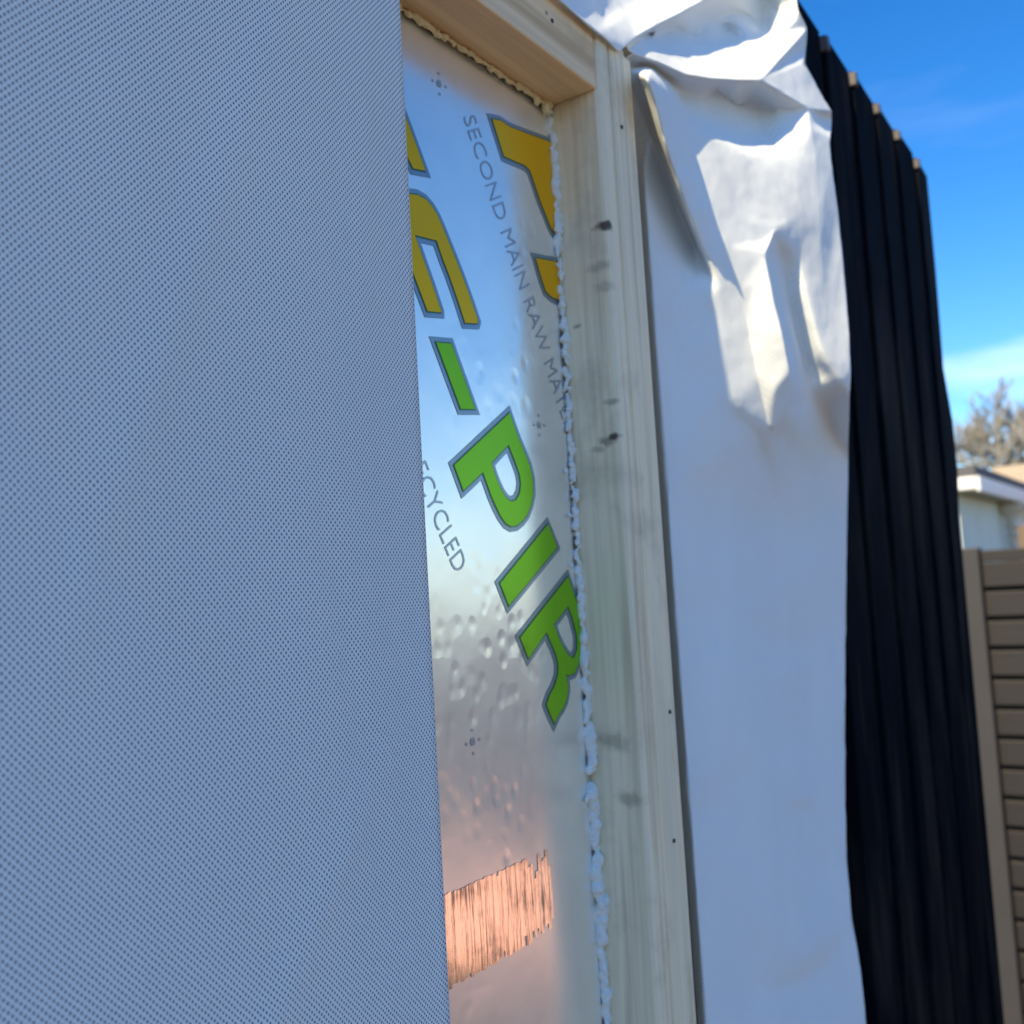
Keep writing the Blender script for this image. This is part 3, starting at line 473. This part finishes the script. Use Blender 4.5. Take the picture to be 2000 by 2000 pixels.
# ---------------------------------------------------------------- neighbouring buildings
M_WALLG = plain('pale_green_render', (.72, .78, .68), .85, 0, 3, .12); M_WHITE = plain('white_upvc', (.80, .81, .82), .4); M_ROOFG = plain('grey_felt', (.10, .10, .11), .9, 0, 5, .3)
M_TILE = plain('tan_tiles', (.46, .37, .26), .9, 0, 4, .3, (1, 6, 1)); M_PIPE = plain('beige_pipe', (.58, .51, .40), .5); M_GLASS = plain('window_glass', (.02, .03, .035), .08)
M_BRICK = plain('tan_brick', (.40, .30, .22), .9, 0, 6, .25)
ho = empty('neighbour_house', (15, 4, 0)); tag(ho, 'pale green single storey house with white fascia behind the slatted fence', 'house')
box('wall', (12.3, 20, 2.10, 8, 0, H+.84), M_WALLG, ho)
box('soffit', (12.04, 20.3, 1.845, 8.2, H+.842, H+.87), plain('soffit', (.30, .30, .20), .7), ho)
box('fascia', (12.0, 20.3, 1.80, 1.842, H+.83, H+1.0), M_WHITE, ho, bev=.01); box('fascia', (12.0, 12.038, 1.845, 8.2, H+.86, H+1.0), M_WHITE, ho, bev=.01)
rf = box('roof', (12.03, 20.3, 1.843, 8.2, H+1.002, H+1.13), M_ROOFG, ho)
wd_ = box('window', (15.3, 16.9, 2.06, 2.099, H-.5, H+.62), M_WHITE, ho); box('pane', (15.36, 16.84, 2.045, 2.058, H-.44, H+.56), M_GLASS, wd_)
def lathe(name, prof, m, parent, at):
    bm = bmesh.new(); S = 14; rings = [[bm.verts.new((at[0]+r*math.cos(2*math.pi*k/S), at[1]+r*math.sin(2*math.pi*k/S), at[2]+z)) for k in range(S)] for r, z in prof]
    for a, b in zip(rings, rings[1:]):
        for k in range(S): bm.faces.new((a[k], a[(k+1) % S], b[(k+1) % S], b[k]))
    bm.faces.new(rings[0][::-1]); bm.faces.new(rings[-1]); return obj(name, bm, m, parent, True)
lathe('drainpipe', [(.05, -2.3), (.05, -1.32), (.05, -.62), (.10, -.60), (.115, -.52), (.10, -.46), (.055, -.44), (.055, -.30), (.075, -.29), (.075, -.26), (.055, -.25), (.055, -.17), (.08, -.16), (.08, -.13), (.055, -.12), (.06, -.05), (.14, .06), (.17, .09), (.17, .2), (.15, .2)], M_PIPE, ho, (15.0, 1.97, H+.66))
h2 = empty('far_house', (24, 0, 0)); tag(h2, 'distant house with a sunlit tan tiled roof beyond the green house', 'house')
box('wall', (21.2, 27, -6, 3.6, 0, H+1.25), M_BRICK, h2)
pydata('roof', [(20.8, -6.3, H+1.2), (20.8, 3.75, H+1.2), (24, 3.55, H+2.15), (24, -6.3, H+2.15), (27.2, -6.3, H+1.2), (27.2, 3.75, H+1.2), (20.8, -6.3, H+1.1), (20.8, 3.75, H+1.1), (27.2, 3.75, H+1.1), (27.2, -6.3, H+1.1)], [(0, 1, 2, 3), (3, 2, 5, 4), (1, 5, 2), (0, 3, 4), (6, 7, 1, 0), (7, 8, 5, 1), (8, 9, 4, 5), (9, 6, 0, 4), (6, 9, 8, 7)], M_TILE, h2)

# ---------------------------------------------------------------- bare trees
M_BARK = plain('bark', (.24, .21, .165), .9, 0, 12, .3, (1, 1, .2)); M_TWIG = plain('twigs', (.30, .285, .255), .9)
def tree(at, height, seed, label, spread=.55, twigs=5):
    random.seed(seed); t = empty('bare_tree', at); tag(t, label, 'tree', 'bare trees behind the houses')
    parts = {'trunk': bmesh.new(), 'crown': bmesh.new()}
    def seg(bm, a, b, ra, rb):
        d = (b-a); q = d.to_track_quat('Z', 'Y'); S = 5 if ra > .02 else 3
        r0 = [bm.verts.new(a+q @ Vector((ra*math.cos(6.283*k/S), ra*math.sin(6.283*k/S), 0))) for k in range(S)]
        r1 = [bm.verts.new(b+q @ Vector((rb*math.cos(6.283*k/S), rb*math.sin(6.283*k/S), 0))) for k in range(S)]
        for k in range(S): bm.faces.new((r0[k], r0[(k+1) % S], r1[(k+1) % S], r1[k]))
    def grow(p, d, L, r, lev):
        bm = parts['trunk' if lev < 2 else 'crown']; n_ = 3; q = p; dd = d
        for i in range(n_):
            dd = (dd+Vector((random.gauss(0, .12), random.gauss(0, .12), random.gauss(.05, .06)))).normalized()
            e = q+dd*L/n_; seg(bm, q, e, r*(1-.28*i/n_), r*(1-.28*(i+1)/n_)); q = e
            if lev >= 1 and lev < 5:
                for _ in range(1 if lev < 3 else 2):
                    side = Vector((random.gauss(0, 1), random.gauss(0, 1), random.gauss(.25, .5))).normalized()
                    grow(q, (dd*.7+side*spread*1.2).normalized(), L*random.uniform(.45, .7), r*.5, lev+1+(random.random() < .3))
        if lev < 5:
            for _ in range(3 if lev < 2 else 2):
                side = Vector((random.gauss(0, 1), random.gauss(0, 1), random.gauss(.1, .4))).normalized()
                grow(q, (dd+side*spread).normalized(), L*random.uniform(.6, .8), r*.68, lev+1)
    grow(Vector(at), Vector((0, 0, 1)), height*.36, height*.022, 0)
    for k, bm in parts.items(): obj(k, bm, M_BARK if k == 'trunk' else M_TWIG, t)
tree((27.5, 3.3, 0), 5.95, 4, 'tall bare winter tree with fine twigs above the tan roof')
tree((25, 5.0, 0), 4.4, 9, 'low bushy bare tree above the flat grey roof', .8)
